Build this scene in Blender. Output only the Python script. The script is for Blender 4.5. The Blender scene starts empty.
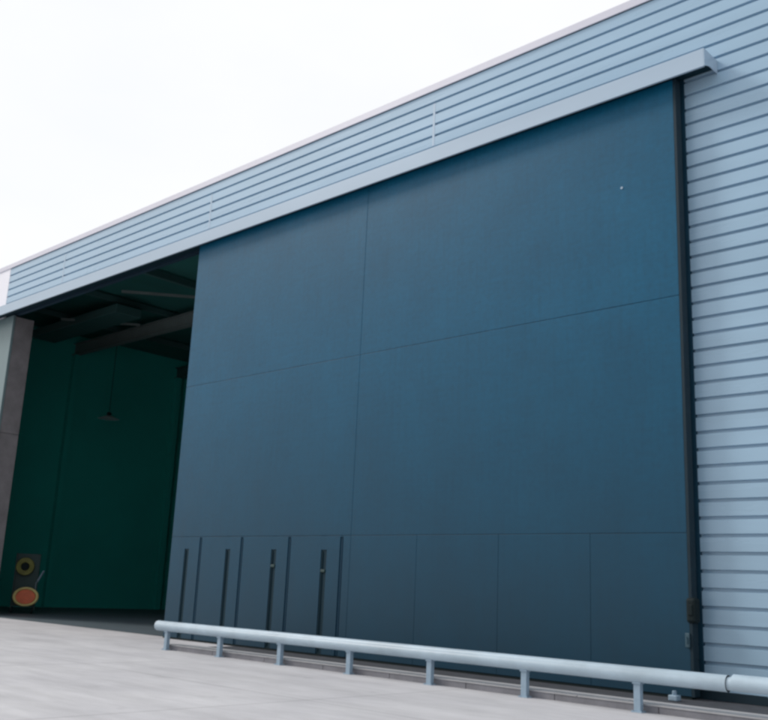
import bpy, bmesh, math, random
from mathutils import Vector, Matrix
random.seed(4)
sc = bpy.context.scene
col = sc.collection

# ------------------------------------------------------------------ helpers
class MB:
    """collects shapes into one bmesh and links them as one mesh object"""
    def __init__(s): s.bm = bmesh.new()
    def box(s, x0, x1, y0, y1, z0, z1, bevel=0.0):
        b = bmesh.new()
        r = bmesh.ops.create_cube(b, size=1)
        bmesh.ops.transform(b, verts=b.verts, matrix=Matrix.Translation(((x0+x1)/2, (y0+y1)/2, (z0+z1)/2)) @ Matrix.Diagonal((x1-x0, y1-y0, z1-z0, 1)))
        if bevel: bmesh.ops.bevel(b, geom=b.edges[:], offset=bevel, segments=2, affect='EDGES', profile=.5)
        s._add(b); return s
    def _add(s, b):
        m = bpy.data.meshes.new('t'); b.to_mesh(m); b.free(); s.bm.from_mesh(m); bpy.data.meshes.remove(m)
    def bar(s, a, b_, w, h):
        a, b_ = Vector(a), Vector(b_); d = b_-a
        b = bmesh.new(); bmesh.ops.create_cube(b, size=1)
        q = d.to_track_quat('Z', 'Y').to_matrix().to_4x4()
        bmesh.ops.transform(b, verts=b.verts, matrix=Matrix.Translation((a+b_)/2) @ q @ Matrix.Diagonal((w, h, d.length, 1)))
        s._add(b); return s
    def cyl(s, a, b_, r0, r1=None, n=32, bevel=0):
        a, b_ = Vector(a), Vector(b_); d = b_-a
        b = bmesh.new()
        bmesh.ops.create_cone(b, cap_ends=True, segments=n, radius1=r0, radius2=r0 if r1 is None else r1, depth=d.length)
        if bevel:
            bmesh.ops.bevel(b, geom=[e for e in b.edges if all(abs(abs(v.co.z)-d.length/2) < 1e-5 for v in e.verts)], offset=bevel, segments=3, affect='EDGES')
        q = d.to_track_quat('Z', 'Y').to_matrix().to_4x4()
        bmesh.ops.transform(b, verts=b.verts, matrix=Matrix.Translation((a+b_)/2) @ q)
        s._add(b); return s
    def torus(s, c, R, r, axis='Y', n=40, m=12):
        b = bmesh.new(); vs = []
        for i in range(n):
            t = 2*math.pi*i/n; ring = []
            for j in range(m):
                u = 2*math.pi*j/m; rr = R + r*math.cos(u)
                ring.append(b.verts.new((c[0]+rr*math.cos(t), c[1]+r*math.sin(u), c[2]+rr*math.sin(t))))
            vs.append(ring)
        for i in range(n):
            for j in range(m):
                b.faces.new((vs[i][j], vs[(i+1) % n][j], vs[(i+1) % n][(j+1) % m], vs[i][(j+1) % m]))
        s._add(b); return s
    def squash(s, zc, k):
        for v in s.bm.verts: v.co.z = zc+(v.co.z-.66)*k
    def profile_x(s, pts, x0, x1, closed=False):
        """extrude a y,z profile along x"""
        b = bmesh.new()
        A = [b.verts.new((x0, y, z)) for y, z in pts]; B = [b.verts.new((x1, y, z)) for y, z in pts]
        n = len(pts)
        for i in range(n if closed else n-1):
            j = (i+1) % n
            b.faces.new((A[i], A[j], B[j], B[i]))
        if closed: b.faces.new(A[::-1]); b.faces.new(B)
        s._add(b); return s
    def build(s, name, mat, parent=None, smooth=False, origin=None):
        bmesh.ops.recalc_face_normals(s.bm, faces=s.bm.faces[:])
        me = bpy.data.meshes.new(name)
        if origin is not None: bmesh.ops.translate(s.bm, verts=s.bm.verts, vec=-Vector(origin))
        s.bm.to_mesh(me); s.bm.free()
        me.materials.append(mat)
        if smooth:
            for f in me.polygons: f.use_smooth = True
            me.set_sharp_from_angle(angle=math.radians(38))
        o = bpy.data.objects.new(name, me); col.objects.link(o)
        if origin is not None: o.location = origin
        if parent: o.parent = parent
        return o

def thing(name, label, cat, loc=(0, 0, 0), group=None):
    o = bpy.data.objects.new(name, None); col.objects.link(o); o.location = loc
    o.empty_display_size = .3
    o['label'] = label; o['category'] = cat
    if group: o['group'] = group
    return o

def mat(name, base, rough=.5, metal=0., var=.0, scale=1., stretch=(1, 1, 1), bump=0., bscale=20., spec=.5, dark=None, extra=None):
    m = bpy.data.materials.new(name); m.use_nodes = True
    nt = m.node_tree; N = nt.nodes; L = nt.links; bs = N['Principled BSDF']
    bs.inputs['Roughness'].default_value = rough; bs.inputs['Metallic'].default_value = metal
    bs.inputs['Specular IOR Level'].default_value = spec
    tc = N.new('ShaderNodeTexCoord'); mp = N.new('ShaderNodeMapping'); mp.inputs['Scale'].default_value = stretch
    L.new(tc.outputs['Object'], mp.inputs['Vector'])
    if var:
        nz = N.new('ShaderNodeTexNoise'); nz.inputs['Scale'].default_value = scale; nz.inputs['Detail'].default_value = 6
        nz.inputs['Roughness'].default_value = .6
        L.new(mp.outputs[0], nz.inputs['Vector'])
        mr = N.new('ShaderNodeMapRange'); mr.inputs[1].default_value = .3; mr.inputs[2].default_value = .7
        L.new(nz.outputs[0], mr.inputs[0])
        mx = N.new('ShaderNodeMix'); mx.data_type = 'RGBA'
        mx.inputs[6].default_value = tuple(c*(1-var) for c in (dark or base))+(1,)
        mx.inputs[7].default_value = tuple(min(1, c*(1+var)) for c in base)+(1,)
        L.new(mr.outputs[0], mx.inputs[0]); L.new(mx.outputs[2], bs.inputs['Base Color'])
        m['mix'] = mx.name
        r2 = N.new('ShaderNodeMapRange'); r2.inputs[3].default_value = rough-.06; r2.inputs[4].default_value = rough+.06
        L.new(nz.outputs[0], r2.inputs[0]); L.new(r2.outputs[0], bs.inputs['Roughness'])
    else:
        bs.inputs['Base Color'].default_value = base+(1,)
    if bump:
        n2 = N.new('ShaderNodeTexNoise'); n2.inputs['Scale'].default_value = bscale; n2.inputs['Detail'].default_value = 4
        L.new(mp.outputs[0], n2.inputs['Vector'])
        bp = N.new('ShaderNodeBump'); bp.inputs['Strength'].default_value = bump; bp.inputs['Distance'].default_value = .02
        L.new(n2.outputs[0], bp.inputs['Height']); L.new(bp.outputs[0], bs.inputs['Normal'])
    return m

def door_mat():
    """dark blue paint, mottled and chalky, blended to dark slate near the ground to imitate dim low reflections"""
    m = bpy.data.materials.new('door_paint'); m.use_nodes = True
    nt = m.node_tree; N = nt.nodes; L = nt.links; bs = N['Principled BSDF']
    bs.inputs['Specular IOR Level'].default_value = .25
    tc = N.new('ShaderNodeTexCoord')
    def noise(scale, st, det=6):
        mp = N.new('ShaderNodeMapping'); mp.inputs['Scale'].default_value = st
        L.new(tc.outputs['Object'], mp.inputs[0])
        n = N.new('ShaderNodeTexNoise'); n.inputs['Scale'].default_value = scale; n.inputs['Detail'].default_value = det; n.inputs['Roughness'].default_value = .65
        L.new(mp.outputs[0], n.inputs['Vector']); return n.outputs[0]
    def rng(s, a, b, c=0., d=1.):
        r = N.new('ShaderNodeMapRange'); r.inputs[1].default_value = a; r.inputs[2].default_value = b; r.inputs[3].default_value = c; r.inputs[4].default_value = d
        L.new(s, r.inputs[0]); return r.outputs[0]
    def math_(op, a, b):
        x = N.new('ShaderNodeMath'); x.operation = op
        for k, v in ((0, a), (1, b)):
            if isinstance(v, (int, float)): x.inputs[k].default_value = v
            else: L.new(v, x.inputs[k])
        return x.outputs[0]
    sx = N.new('ShaderNodeSeparateXYZ'); L.new(tc.outputs['Object'], sx.inputs[0])
    a = N.new('ShaderNodeMix'); a.data_type = 'RGBA'
    a.inputs[6].default_value = (.0008, .072, .142, 1); a.inputs[7].default_value = (.0015, .104, .200, 1)
    L.new(rng(noise(.5, (1, 1, 1)), .15, .85), a.inputs[0])
    # fine mottling in both directions
    f = math_('ADD', rng(noise(9, (1, 1, 1), 4), .3, .7, .86, 1.06), rng(noise(3.5, (.35, 1, 4), 3), .3, .7, -.05, .05))
    f = math_('ADD', f, rng(noise(4, (2.5, 1, .12), 3), .45, .75, .0, -.10))
    mu = N.new('ShaderNodeMix'); mu.data_type = 'RGBA'; mu.blend_type = 'MULTIPLY'; mu.inputs[0].default_value = 1
    L.new(a.outputs[2], mu.inputs[6]); L.new(f, mu.inputs[7])
    g = math_('ADD', rng(sx.outputs[2], 0., 7.5, .95, .0), rng(noise(.8, (1, 1, .5)), .3, .7, -.07, .07))  # height blend: duller reflections low on the door, put into the colour
    g = math_('MINIMUM', math_('MAXIMUM', g, 0.), .95)
    gm = N.new('ShaderNodeMix'); gm.data_type = 'RGBA'; gm.inputs[7].default_value = (.011, .043, .072, 1)
    L.new(g, gm.inputs[0]); L.new(mu.outputs[2], gm.inputs[6]); L.new(gm.outputs[2], bs.inputs['Base Color'])
    L.new(rng(noise(1.5, (1, 1, .6)), .3, .7, .40, .50), bs.inputs['Roughness'])
    bp = N.new('ShaderNodeBump'); bp.inputs['Strength'].default_value = .05; bp.inputs['Distance'].default_value = .02
    L.new(noise(1.6, (1, 1, 1), 3), bp.inputs['Height']); L.new(bp.outputs[0], bs.inputs['Normal'])
    return m

M = {}
M['siding'] = mat('siding_paint', (.32, .475, .61), .28, var=.06, spec=.6, scale=.5, stretch=(.3, 1, 2.2), bump=.25, bscale=1.2)
M['trim'] = mat('trim_paint', (.38, .49, .60), .34, var=.05, scale=.8, stretch=(.2, 1, 1), bump=.08, bscale=1.0)
M['coping'] = mat('coping_paint', (.62, .62, .70), .4, var=.03, scale=.8)
M['white_panel'] = mat('white_panel_paint', (.86, .86, .92), .5, var=.02, scale=.7)
M['door'] = door_mat()
M['door_core'] = mat('door_core_steel', (.012, .035, .06), .5, var=.1, scale=2)
M['door_edge'] = mat('door_edge_rubber', (.010, .026, .038), .6, spec=.25, var=.15, scale=3)
M['slot'] = mat('slot_steel', (.005, .026, .04), .6, spec=.2)
M['slot_thin'] = mat('channel_steel', (.005, .036, .068), .6, spec=.2)
M['concrete_pier'] = mat('pier_concrete', (.20, .19, .20), .85, var=.2, scale=1.6, bump=.3, bscale=9)
M['pier_trim'] = mat('pier_trim_paint', (.15, .22, .235), .5, var=.06, scale=1)
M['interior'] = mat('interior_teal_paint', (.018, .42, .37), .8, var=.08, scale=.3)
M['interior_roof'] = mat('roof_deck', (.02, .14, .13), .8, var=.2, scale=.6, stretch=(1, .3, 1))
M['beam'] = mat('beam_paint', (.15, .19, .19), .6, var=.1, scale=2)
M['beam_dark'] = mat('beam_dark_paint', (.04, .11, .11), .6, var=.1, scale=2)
M['pipe'] = mat('pipe_paint', (.43, .54, .62), .36, var=.16, scale=2.2, stretch=(.5, 1, 1), bump=.1, bscale=5)
M['post'] = mat('post_paint', (.28, .38, .47), .5, var=.15, scale=4)
M['dark_ground'] = mat('dark_ground', (.045, .05, .06), .9, var=.25, scale=4, bump=.4, bscale=30)
M['kerb'] = mat('kerb_shaded_concrete', (.21, .21, .23), .85, var=.18, scale=3, bump=.3, bscale=25)  # darker body: shade on the kerb's front face put into the colour
M['kerb_lit_top'] = mat('kerb_lit_concrete', (.42, .42, .43), .8, var=.08, scale=3)  # paler copy: light on the kerb's top put into the colour
M['floor'] = mat('hangar_floor', (.08, .11, .13), .6, var=.15, scale=.8, bump=.1)
M['yellow'] = mat('yellow_rubber', (.20, .20, .05), .5, var=.2, scale=6)
M['red'] = mat('red_paint', (.80, .16, .06), .45, var=.12, scale=6)
M['cream'] = mat('cream_paint', (.75, .62, .25), .5, var=.08, scale=5)
M['steel'] = mat('blue_grey_steel', (.018, .05, .05), .6, var=.15, scale=4)
M['pale'] = mat('pale_metal', (.65, .7, .72), .4, var=.1, scale=8)
M['pull'] = mat('pull_steel', (.04, .09, .12), .5)
M['door_shadow_strip'] = mat('door_shadow_paint', (.012, .05, .085), .5, spec=.2, var=.15, scale=2)  # dark blue standing in for shade beside the door edge
M['black'] = mat('black_rubber', (.008, .016, .018), .7, spec=.2)

# concrete ground : streaks along the facade, patches, cracks and slab joints
def ground_mat():
    m = bpy.data.materials.new('apron_concrete'); m.use_nodes = True
    nt = m.node_tree; N = nt.nodes; L = nt.links; bs = N['Principled BSDF']; bs.inputs['Roughness'].default_value = .85
    tc = N.new('ShaderNodeTexCoord')
    def noise(scale, st, rot=0, det=6):
        mp = N.new('ShaderNodeMapping'); mp.inputs['Scale'].default_value = st; mp.inputs['Rotation'].default_value = (0, 0, rot)
        L.new(tc.outputs['Object'], mp.inputs[0])
        n = N.new('ShaderNodeTexNoise'); n.inputs['Scale'].default_value = scale; n.inputs['Detail'].default_value = det; n.inputs['Roughness'].default_value = .6
        L.new(mp.outputs[0], n.inputs['Vector']); return n.outputs[0]
    def rng(s, a, b, c=0., d=1.):
        r = N.new('ShaderNodeMapRange'); r.inputs[1].default_value = a; r.inputs[2].default_value = b; r.inputs[3].default_value = c; r.inputs[4].default_value = d
        L.new(s, r.inputs[0]); return r.outputs[0]
    def mul(col_, fac):
        x = N.new('ShaderNodeMix'); x.data_type = 'RGBA'; x.blend_type = 'MULTIPLY'; x.inputs[0].default_value = 1
        L.new(col_, x.inputs[6]); L.new(fac, x.inputs[7]); return x.outputs[2]
    base = N.new('ShaderNodeMix'); base.data_type = 'RGBA'
    base.inputs[6].default_value = (.505, .50, .52, 1); base.inputs[7].default_value = (.575, .57, .585, 1)
    L.new(rng(noise(.45, (1, 1, 1)), .35, .65), base.inputs[0])
    c = base.outputs[2]
    c = mul(c, rng(noise(1.1, (.28, 1.3, 1), .25), .35, .62, .88, 1.03))      # tyre and water streaks
    c = mul(c, rng(noise(4.5, (.3, 1, 1), -.1), .4, .62, .95, 1.02))
    c = mul(c, rng(noise(60, (1, 1, 1), 0, 3), .3, .7, .93, 1.05))           # grain
    c = mul(c, rng(noise(.9, (1, 1.6, 1), .6, 8), .62, .74, 1., .84))          # damp and oil stains
    # slab joints
    sx = N.new('ShaderNodeSeparateXYZ'); L.new(tc.outputs['Object'], sx.inputs[0])
    for ax, period, off in ((0, 6.2, 1.3), (1, 5.2, 3.65)):
        a = N.new('ShaderNodeMath'); a.operation = 'ADD'; a.inputs[1].default_value = off+2000*period; L.new(sx.outputs[ax], a.inputs[0])
        b = N.new('ShaderNodeMath'); b.operation = 'MODULO'; b.inputs[1].default_value = period; L.new(a.outputs[0], b.inputs[0])
        d = N.new('ShaderNodeMath'); d.operation = 'SUBTRACT'; d.inputs[1].default_value = period/2; L.new(b.outputs[0], d.inputs[0])
        e = N.new('ShaderNodeMath'); e.operation = 'ABSOLUTE'; L.new(d.outputs[0], e.inputs[0])
        c = mul(c, rng(e.outputs[0], .008, .03, .72, 1.))
    L.new(c, bs.inputs['Base Color'])
    bp = N.new('ShaderNodeBump'); bp.inputs['Strength'].default_value = .25; bp.inputs['Distance'].default_value = .01
    L.new(noise(35, (1, 1, 1)), bp.inputs['Height']); L.new(bp.outputs[0], bs.inputs['Normal'])
    return m
M['ground'] = ground_mat()

# ------------------------------------------------------------------ setting: ground
g = MB(); S = 1500
b = g.bm; vs = [b.verts.new(v) for v in ((-S, -S, 0), (S, -S, 0), (S, S, 0), (-S, S, 0))]; b.faces.new(vs)
o = g.build('ground', M['ground']); o['kind'] = 'structure'
g = MB(); b = g.bm; vs = [b.verts.new(v) for v in ((-45.4, .42, .004), (13.8, .42, .004), (13.8, 35.8, .004), (-45.4, 35.8, .004))]; b.faces.new(vs)
o = g.build('floor', M['floor']); o['kind'] = 'structure'
g = MB(); b = g.bm; vs = [b.verts.new(v) for v in ((-20.2, -2.04, .004), (14, -2.04, .004), (14, .33, .004), (-20.2, .33, .004))]; b.faces.new(vs)
o = g.build('dark_ground_strip', M['dark_ground']); o['kind'] = 'structure'  # darker strip of ground between kerb and wall
g = MB()
x = -19.62
while x < 13.9:
    x1 = min(x+1.8, 14.0); g.box(x+.006, x1-.006, -2.50, -2.05, -.02, .098, .004); x = x1
o = g.build('kerb', M['kerb']); o['kind'] = 'structure'
g = MB()
for k in range(9): g.box(-19.64+k*3.75, -19.65+(k+1)*3.75, -2.515, -2.04, .099, .126, .005)  # added slab carrying the painted bright top edge of the kerb
o2 = g.build('kerb_lit_top', M['kerb_lit_top']); o2['kind'] = 'structure'

# ------------------------------------------------------------------ hangar
W = .35                      # plane of the cladding
Z0, DZ = 12.758, .3114       # groove heights
XL, XR = -46.0, 14.0         # ends of the building
HX0, HX1 = -36.5, -21.5      # the opening
XC = -37.5                   # where the boards stop
hangar = thing('hangar_building', 'long pale blue hangar clad in horizontal metal boards with a dark open doorway', 'hangar', (-15, 5, 0))
HP = Vector(hangar.location)
def H(mb, name, m, parent=hangar, smooth=False):
    o = mb.build(name, M[m] if isinstance(m, str) else m, None, smooth)
    o.parent = parent
    o.matrix_parent_inverse = Matrix.Identity(4)
    base = HP if parent is hangar else Vector((0, 0, 0))
    o.location = -base if parent is hangar else (0, 0, 0)
    return o

def cladding_profile(za, zb):
    """y,z profile from za up to zb with a recessed, lipped groove at each course"""
    pts = [(W, za)]
    zs = sorted(z for z in (Z0-i*DZ for i in range(-4, 45)) if za+.03 < z < zb-.03)
    for z in zs:
        pts += [(W, z-.036), (W+.012, z-.031), (W+.07, z-.029), (W+.07, z+.026), (W+.004, z+.028), (W, z+.031)]
    pts.append((W, zb)); return pts
c = MB()
zb = 13.985+.012
c.profile_x(cladding_profile(0.16, zb), HX1, XR)
H(c, 'wall_cladding', 'siding')
c = MB(); c.profile_x(cladding_profile(11.90, zb), XC, HX1-.001); H(c, 'upper_cladding', 'siding')
c = MB(); c.box(HX1, XR, W-.01, W+.04, 0.006, .158, .004); H(c, 'plinth', 'door_edge')
c = MB(); c.box(-7.95, -7.61, W-.014, W+.05, .16, 12.0, .004); H(c, 'door_shadow_strip', 'door_shadow_strip')  # flat strip that paints the door's shadow band onto the cladding
# plaster/steel core behind the boards (keeps the building closed)
c = MB()
c.box(XC+.02, HX1, W+.075, W+.2, 11.82, 14.1); c.box(HX1, XR, W+.075, W+.2, .006, 14.1)
H(c, 'wall_core', 'door_core')
c = MB(); c.box(XL, XC-.002, W-.012, W+.2, 11.82, 14.06, .01); H(c, 'white_corner_panel', 'white_panel')
c = MB()
c.profile_x([(W-.05, 14.008), (W-.05, 14.19), (W+.02, 14.25), (W+.5, 14.25), (W+.5, 14.20), (W+.21, 14.20), (W+.21, 14.11), (W-.02, 14.11), (W-.02, 14.008)], XL, XR, True)
H(c, 'roof_coping', 'coping')
for xj in (-32.87, -23.57, -14.27, -4.97, 4.33):
    c = MB(); c.box(xj-.035, xj+.035, W-.005, W+.05, 12.48, 13.66, .003); H(c, 'joint_cover', 'trim')
# box housing the door track
c = MB(); c.profile_x([(-.25, 11.67), (-.25, 12.05), (W-.003, 12.06), (W-.003, 12.02), (-.22, 12.02), (-.22, 11.70), (-.20, 11.70), (-.20, 11.67)], -45.9, -6.93, True)
tb = H(c, 'door_track_box', 'trim')
c = MB(); c.profile_x([(-.249, 11.672), (-.249, 12.048), (W-.004, 12.056), (W-.004, 11.765), (.0, 11.765), (-.10, 11.735)], -6.928, -6.91, True); H(c, 'end_cap', 'trim', tb)
tb.children[0].location = (0, 0, 0)
c = MB(); c.box(-45.8, -6.96, .02, .30, 11.86, 11.94); c.box(-45.8, -6.96, .13, .17, 11.94, 12.015); H(c, 'door_track', 'slot')
# left pier, jamb
c = MB(); c.box(XL, HX0, W-.05, W+.05, 0, 11.80, .01); H(c, 'pier_trim', 'pier_trim')
pier = MB()
z = .005
for zt in (7.0, 11.8):
    pier.box(XL+.02, HX0-.02, W+.055, 1.20, z, zt-.03, .02); z = zt
pier.box(XL+.04, HX0-.05, W+.06, 1.18, .02, 11.78)
H(pier, 'concrete_pier', 'concrete_pier')
# shell
for name, bx in (('left_wall', (XL, XL+.3, 1.21, 36, 0, 14.1)), ('right_wall', (XR-.3, XR, W+.205, 36, 0, 14.1)), ('rear_wall', (XL, XR, 36.001, 36.3, 0, 14.1))):
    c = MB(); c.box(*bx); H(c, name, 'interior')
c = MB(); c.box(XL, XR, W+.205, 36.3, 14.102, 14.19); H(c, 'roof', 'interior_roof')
# wall steel
for x, y in [(x, 35.8) for x in (-40, -33, -26, -19, -12, -5)]+[(XL+.5, y) for y in (8, 14.5, 21, 28)]:
    mb = MB(); mb.box(x-.15, x+.15, y-.15, y+.15, .006, 13.0); H(mb, 'wall_column', 'interior')
# roof steel
def ibeam(mb, a, b_, axis, h=.5, w=.25):
    (x0, y0), (x1, y1) = a, b_
    zt = 13.6
    if axis == 'x':
        mb.box(x0, x1, y0-w/2, y0+w/2, zt-h, zt-h+.04); mb.box(x0, x1, y0-w/2, y0+w/2, zt-.04, zt); mb.box(x0, x1, y0-.015, y0+.015, zt-h+.04, zt-.04)
    else:
        mb.box(x0-w/2, x0+w/2, y0, y1, zt-h, zt-h+.04); mb.box(x0-w/2, x0+w/2, y0, y1, zt-.04, zt); mb.box(x0-.015, x0+.015, y0, y1, zt-h+.04, zt-.04)
for y in (8.0, 14.5, 21, 28):
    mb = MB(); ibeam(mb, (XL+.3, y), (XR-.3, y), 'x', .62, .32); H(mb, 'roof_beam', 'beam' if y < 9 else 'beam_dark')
for x in (-42, -37.3, -32.6, -27.9, -23.2, -18.5, -9, 0, 9):
    mb = MB(); mb.box(x-.09, x+.09, W+.21, 35.9, 13.75, 14.0); H(mb, 'purlin', 'beam_dark')
for a, b_ in (((-34.4, 3.8, 13.35), (-32.2, 7.0, 13.45)), ((-40.6, 4.4, 13.3), (-38.6, 7.4, 13.4)), ((-29.0, 3.9, 13.35), (-27.0, 7.1, 13.45))):
    mb = MB(); mb.bar(a, b_, .10, .10); H(mb, 'wind_brace', 'beam')
mb = MB(); mb.box(-44.5, -36.6, 4.9, 6.2, 13.1, 13.5, .03); H(mb, 'air_duct', 'beam_dark')

# ------------------------------------------------------------------ sliding door (a part of the hangar)
DL, DR, DT = -23.46, -7.63, 11.765
door = H(MB().box(DL+.02, DR-.02, .035, .19, .045, DT-.01), 'sliding_door', 'door_core')
def D(mb, name, m): 
    o = mb.build(name, M[m], None); o.parent = door; o.location = (0, 0, 0); return o
gap = .008
def panel(x0, x1, z0, z1, g_=gap): D(MB().box(x0+g_/2, x1-g_/2, 0, .036, z0+g_/2, z1-g_/2, .004), 'door_panel', 'door')
SEAM = -16.13
for x0, x1 in ((DL, SEAM), (SEAM, DR-.06)):
    panel(x0, x1, 7.25, DT); panel(x0, x1, 2.82, 7.249, .007)
low = [DL, -20.9, SEAM, -14.05, -11.81, -9.65, DR-.06]
slots = [(-22.68, -22.05), (-20.80, -20.22), (-18.90, -18.31), (-17.03, -16.43)]
# lower left panel is cut into strips by the slots; real recesses
def lower_strip(x0, x1, ztop=2.815):
    D(MB().box(x0, x1, 0, .036, .05, ztop, .003), 'door_panel', 'door')
for x0, x1 in zip(low[2:-1], low[3:]): panel(x0, x1, .05, 2.819, .005)
cuts = []
for s, t in slots: cuts += [(s-.10, s+.10, 2.48), (t-.055, t+.055, 2.79)]
mb = MB(); xa = DL+.005
for a, b_, zt in cuts:
    mb.box(xa, a, 0, .036, .05, 2.815, .003); mb.box(a-.0005, b_+.0005, .001, .036, zt, 2.814); xa = b_
mb.box(xa, SEAM-.005, 0, .036, .05, 2.815, .003)
D(mb, 'slotted_panel', 'door')
for k, (s, t) in enumerate(slots):
    mb = MB(); mb.box(s-.098, s+.098, .020, .034, .052, 2.478); mb.bar((s-.05, .012, .1), (s-.05, .012, 2.44), .02, .03); sl = D(mb, 'wide_slot', 'slot')
    if k in (2, 3):
        zc = 2.07 if k == 2 else 1.98
        l = MB().box(s-.075, s+.075, -.02, .03, zc-.04, zc+.03, .012).build('latch', M['steel']); l.parent = sl
    mb = MB(); mb.box(t-.053, t+.053, .022, .034, .052, 2.788); mb.box(t-.02, t+.02, .010, .022, .06, 2.75); D(mb, 'narrow_slot', 'slot_thin')
# dark edge profile, bottom seal, lock and rollers
mb = MB(); mb.box(DR-.057, DR, -.012, .20, .045, DT, .006); D(mb, 'edge_channel', 'door_edge')
mb = MB(); mb.box(DL, DR-.06, .01, .17, .008, .044); D(mb, 'bottom_seal', 'black')
mb = MB(); mb.box(DR-.10, DR+.08, -.06, .16, 1.27, 1.70, .05); mb.box(DR-.05, DR+.03, -.08, -.055, 1.40, 1.58, .01); D(mb, 'lock_housing', 'black')
mb = MB(); mb.box(DR-.13, DR-.05, -.05, -.013, .86, 1.10, .01); mb.cyl((DR-.09, -.075, .92), (DR-.09, -.075, 1.04), .015, n=12); D(mb, 'pull_handle', 'pull')
mb = MB(); mb.cyl((-8.85, -.012, 9.74), (-8.85, .004, 9.74), .028, n=16); D(mb, 'vent_stud', 'post')
mb = MB(); mb.box(-7.84, -7.68, -.58, -.42, .008, .10, .015); mb.cyl((-7.76, -.50, .10), (-7.76, -.50, .17), .04, n=16, bevel=.01); H(mb, 'floor_guide', 'post')

# ------------------------------------------------------------------ guard rail
RX0, RX1, RY, RZ, RR = -19.92, 13.0, -2.6, .535, .112
rail = thing('guard_rail', 'low pale blue steel pipe rail on short posts in front of the closed door leaf', 'guard rail', (RX0, RY, 0))
def R_(mb, name, m, smooth=True):
    o = mb.build(name, M[m], None, smooth); o.parent = rail; o.location = -Vector(rail.location); return o
mb = MB(); mb.cyl((RX0, RY, RZ), (-5.862, RY, RZ), RR, n=48, bevel=.04); R_(mb, 'pipe', 'pipe')
mb = MB(); mb.cyl((-5.85, RY, RZ+.02), (RX1, RY, RZ+.02), RR, n=48, bevel=.03); R_(mb, 'pipe', 'pipe')
mb = MB(); mb.cyl((-6.0, RY, RZ), (-5.6, RY, RZ), RR-.02, n=32); R_(mb, 'joint_sleeve', 'pipe')
proto = None
px = [-19.47+2.03*k for k in range(16)]
for k, x in enumerate(px):
    if proto is None:
        mb = MB(); mb.box(-.055, .055, -.045, .045, .012, RZ-.09, .006); mb.box(-.09, .09, -.075, .075, .0, .014, .003)
        mb.box(-.07, .07, -.06, .06, RZ-.135, RZ-.095, .004)
        for bx in (-.068, .068):
            for by in (-.055, .055): mb.cyl((bx, by, .014), (bx, by, .028), .011, n=6)
        proto = mb.build('post', M['post'], None); o = proto
    else:
        o = proto.copy(); col.objects.link(o)
    o.parent = rail; o.location = Vector((x, RY, 0)) - Vector(rail.location)

# ------------------------------------------------------------------ things in the doorway
cx, cy = -38.0, 3.0
cart = thing('hose_reel_trolley', 'small trolley with a yellow hose ring above a red drum just inside the dark doorway', 'trolley', (cx, cy, 0))
cart.rotation_euler = (0, 0, math.radians(58)); cart.scale = (1.12, 1.12, 1.12)
def Ct(mb, name, m, smooth=True, parent=None):
    o = mb.build(name, M[m], None, smooth); o.parent = parent or cart; o.location = (0, 0, 0); return o
mb = MB(); mb.box(-.42, .44, .22, .26, .25, 2.15, .01)
mb.box(-.42, -.37, .14, .219, .12, 2.15, .008); mb.box(.39, .44, .14, .219, .12, 2.15, .008); mb.box(-.369, .389, .15, .219, .25, .30)
frame = Ct(mb, 'frame', 'steel', False)
mb = MB()
for rr in (.18, .235, .285): mb.torus((-.06, .08, 1.68), rr, .036)
Ct(mb, 'hose_coil', 'yellow')
mb = MB(); mb.cyl((-.06, .02, 1.68), (-.06, .215, 1.68), .13, n=28, bevel=.01); Ct(mb, 'reel_hub', 'black')
mb = MB(); mb.torus((.10, -.06, .66), .40, .055); mb.cyl((.10, -.05, .66), (.10, .12, .66), .40, n=40); mb.squash(.60, .76); Ct(mb, 'drum_rim', 'cream')
mb = MB(); mb.cyl((.10, -.10, .66), (.10, -.051, .66), .33, .34, n=40, bevel=.01); mb.squash(.60, .76); drum = Ct(mb, 'drum_face', 'red')
mb = MB(); mb.bar((.40, .18, 1.1), (.62, .02, 1.55), .05, .05); mb.bar((.40, .18, .8), (.40, .18, 1.12), .05, .05); Ct(mb, 'handle', 'post', False)
for sx_ in (-.34, .36):
    mb = MB(); mb.cyl((sx_-.03, .1, .12), (sx_+.03, .1, .12), .12, n=24, bevel=.01); Ct(mb, 'wheel', 'black')

lx, ly, lz = -42.9, 8.8, 9.45
lamp = thing('pendant_lamp', 'unlit pendant lamp with a wide pale shade hanging inside the dark hangar', 'lamp', (lx, ly, lz))
def Lp(mb, name, m):
    o = mb.build(name, M[m], None, True); o.parent = lamp; o.location = (0, 0, 0); return o
mb = MB(); mb.cyl((0, 0, 0), (0, 0, .16), .55, .16, n=36); Lp(mb, 'lamp_shade', 'pale')
mb = MB(); mb.cyl((0, 0, .16), (0, 0, .34), .11, n=20, bevel=.02); Lp(mb, 'lamp_holder', 'black')
mb = MB(); mb.cyl((0, 0, .34), (0, 0, 13.74-lz), .015, n=8); Lp(mb, 'cable', 'black')

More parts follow.
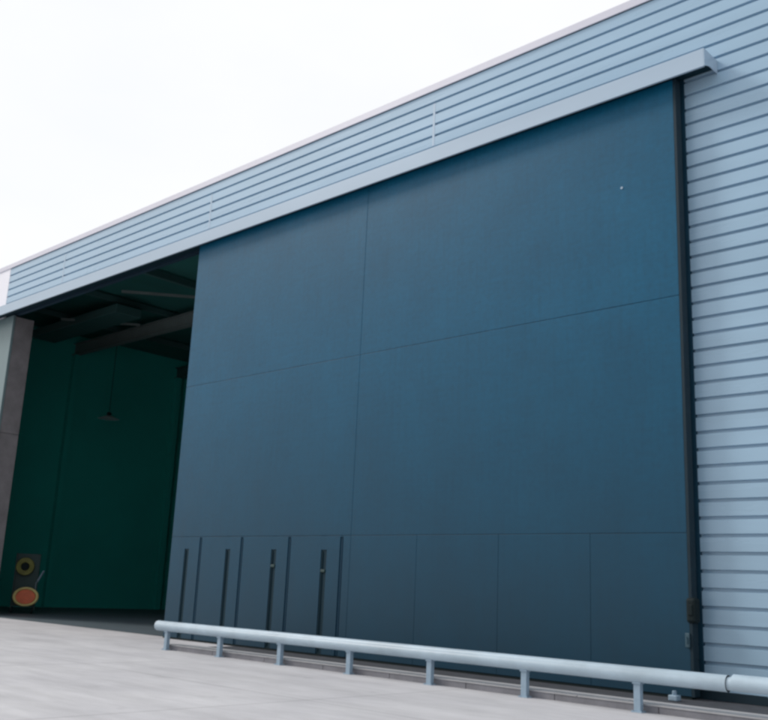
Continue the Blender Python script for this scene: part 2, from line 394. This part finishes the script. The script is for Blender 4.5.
# ------------------------------------------------------------------ world : bright overcast
wd = bpy.data.worlds.new('World'); sc.world = wd; wd.use_nodes = True
N = wd.node_tree.nodes; L = wd.node_tree.links; bg = N['Background']
SUN_EL, SUN_AZ = math.radians(40), math.radians(244)     # azimuth clockwise from +y
sky = N.new('ShaderNodeTexSky'); sky.sky_type = 'NISHITA'; sky.sun_disc = False
sky.sun_elevation = SUN_EL; sky.sun_rotation = SUN_AZ; sky.dust_density = 4; sky.air_density = 1.2
tc = N.new('ShaderNodeTexCoord'); mp = N.new('ShaderNodeMapping'); mp.inputs['Scale'].default_value = (1, 1, 2.5)
nz = N.new('ShaderNodeTexNoise'); nz.inputs['Scale'].default_value = 1.6; nz.inputs['Detail'].default_value = 5
L.new(tc.outputs['Generated'], mp.inputs[0]); L.new(mp.outputs[0], nz.inputs['Vector'])
cl = N.new('ShaderNodeMix'); cl.data_type = 'RGBA'
cl.inputs[6].default_value = (7.6, 7.8, 8.0, 1); cl.inputs[7].default_value = (8.5, 8.5, 8.6, 1)
mr = N.new('ShaderNodeMapRange'); mr.inputs[1].default_value = .3; mr.inputs[2].default_value = .7
L.new(nz.outputs[0], mr.inputs[0]); L.new(mr.outputs[0], cl.inputs[0])
mx = N.new('ShaderNodeMix'); mx.data_type = 'RGBA'; mx.inputs[0].default_value = .9
sp = N.new('ShaderNodeSeparateXYZ'); L.new(tc.outputs['Generated'], sp.inputs[0])
cov = N.new('ShaderNodeMapRange'); cov.interpolation_type = 'SMOOTHSTEP'      # the cloud sheet thins out towards the south
cov.inputs[1].default_value = -.75; cov.inputs[2].default_value = -.05; cov.inputs[3].default_value = .45; cov.inputs[4].default_value = .95
L.new(sp.outputs[1], cov.inputs[0]); L.new(cov.outputs[0], mx.inputs[0])
L.new(sky.outputs[0], mx.inputs[6]); L.new(cl.outputs[2], mx.inputs[7]); L.new(mx.outputs[2], bg.inputs['Color'])
bg.inputs['Strength'].default_value = .1

sl = bpy.data.lights.new('sun', 'SUN'); sl.energy = 1.25; sl.angle = math.radians(13); sl.color = (1, .96, .92)
so = bpy.data.objects.new('sun', sl); col.objects.link(so)
d = Vector((math.sin(SUN_AZ)*math.cos(SUN_EL), math.cos(SUN_AZ)*math.cos(SUN_EL), math.sin(SUN_EL)))
so.rotation_euler = (-d).to_track_quat('-Z', 'Y').to_euler(); so.location = (0, -30, 40)

# ------------------------------------------------------------------ camera
f = Vector((-0.67012642, 0.70352688, 0.23660201)); r = Vector((0.73072074, 0.68126311, 0.04390649)); u = r.cross(f)
cam = bpy.data.cameras.new('camera'); co = bpy.data.objects.new('camera', cam); col.objects.link(co)
cam.sensor_width = 36; cam.lens = 942.26/768*36; cam.clip_start = .1; cam.clip_end = 5000
co.matrix_world = Matrix(((r.x, u.x, -f.x, 0), (r.y, u.y, -f.y, -16.068), (r.z, u.z, -f.z, 1.6), (0, 0, 0, 1)))
sc.camera = co

sc.render.engine = 'CYCLES'
sc.view_settings.view_transform = 'Standard'; sc.view_settings.look = 'None'
sc.view_settings.exposure = .32; sc.view_settings.gamma = 1; sc.view_settings.use_curve_mapping = False
sc.cycles.max_bounces = 10; sc.cycles.diffuse_bounces = 6
sc.cycles.use_denoising = True
sc.cycles.pixel_filter_type = 'BLACKMAN_HARRIS'; sc.cycles.filter_width = 2.8
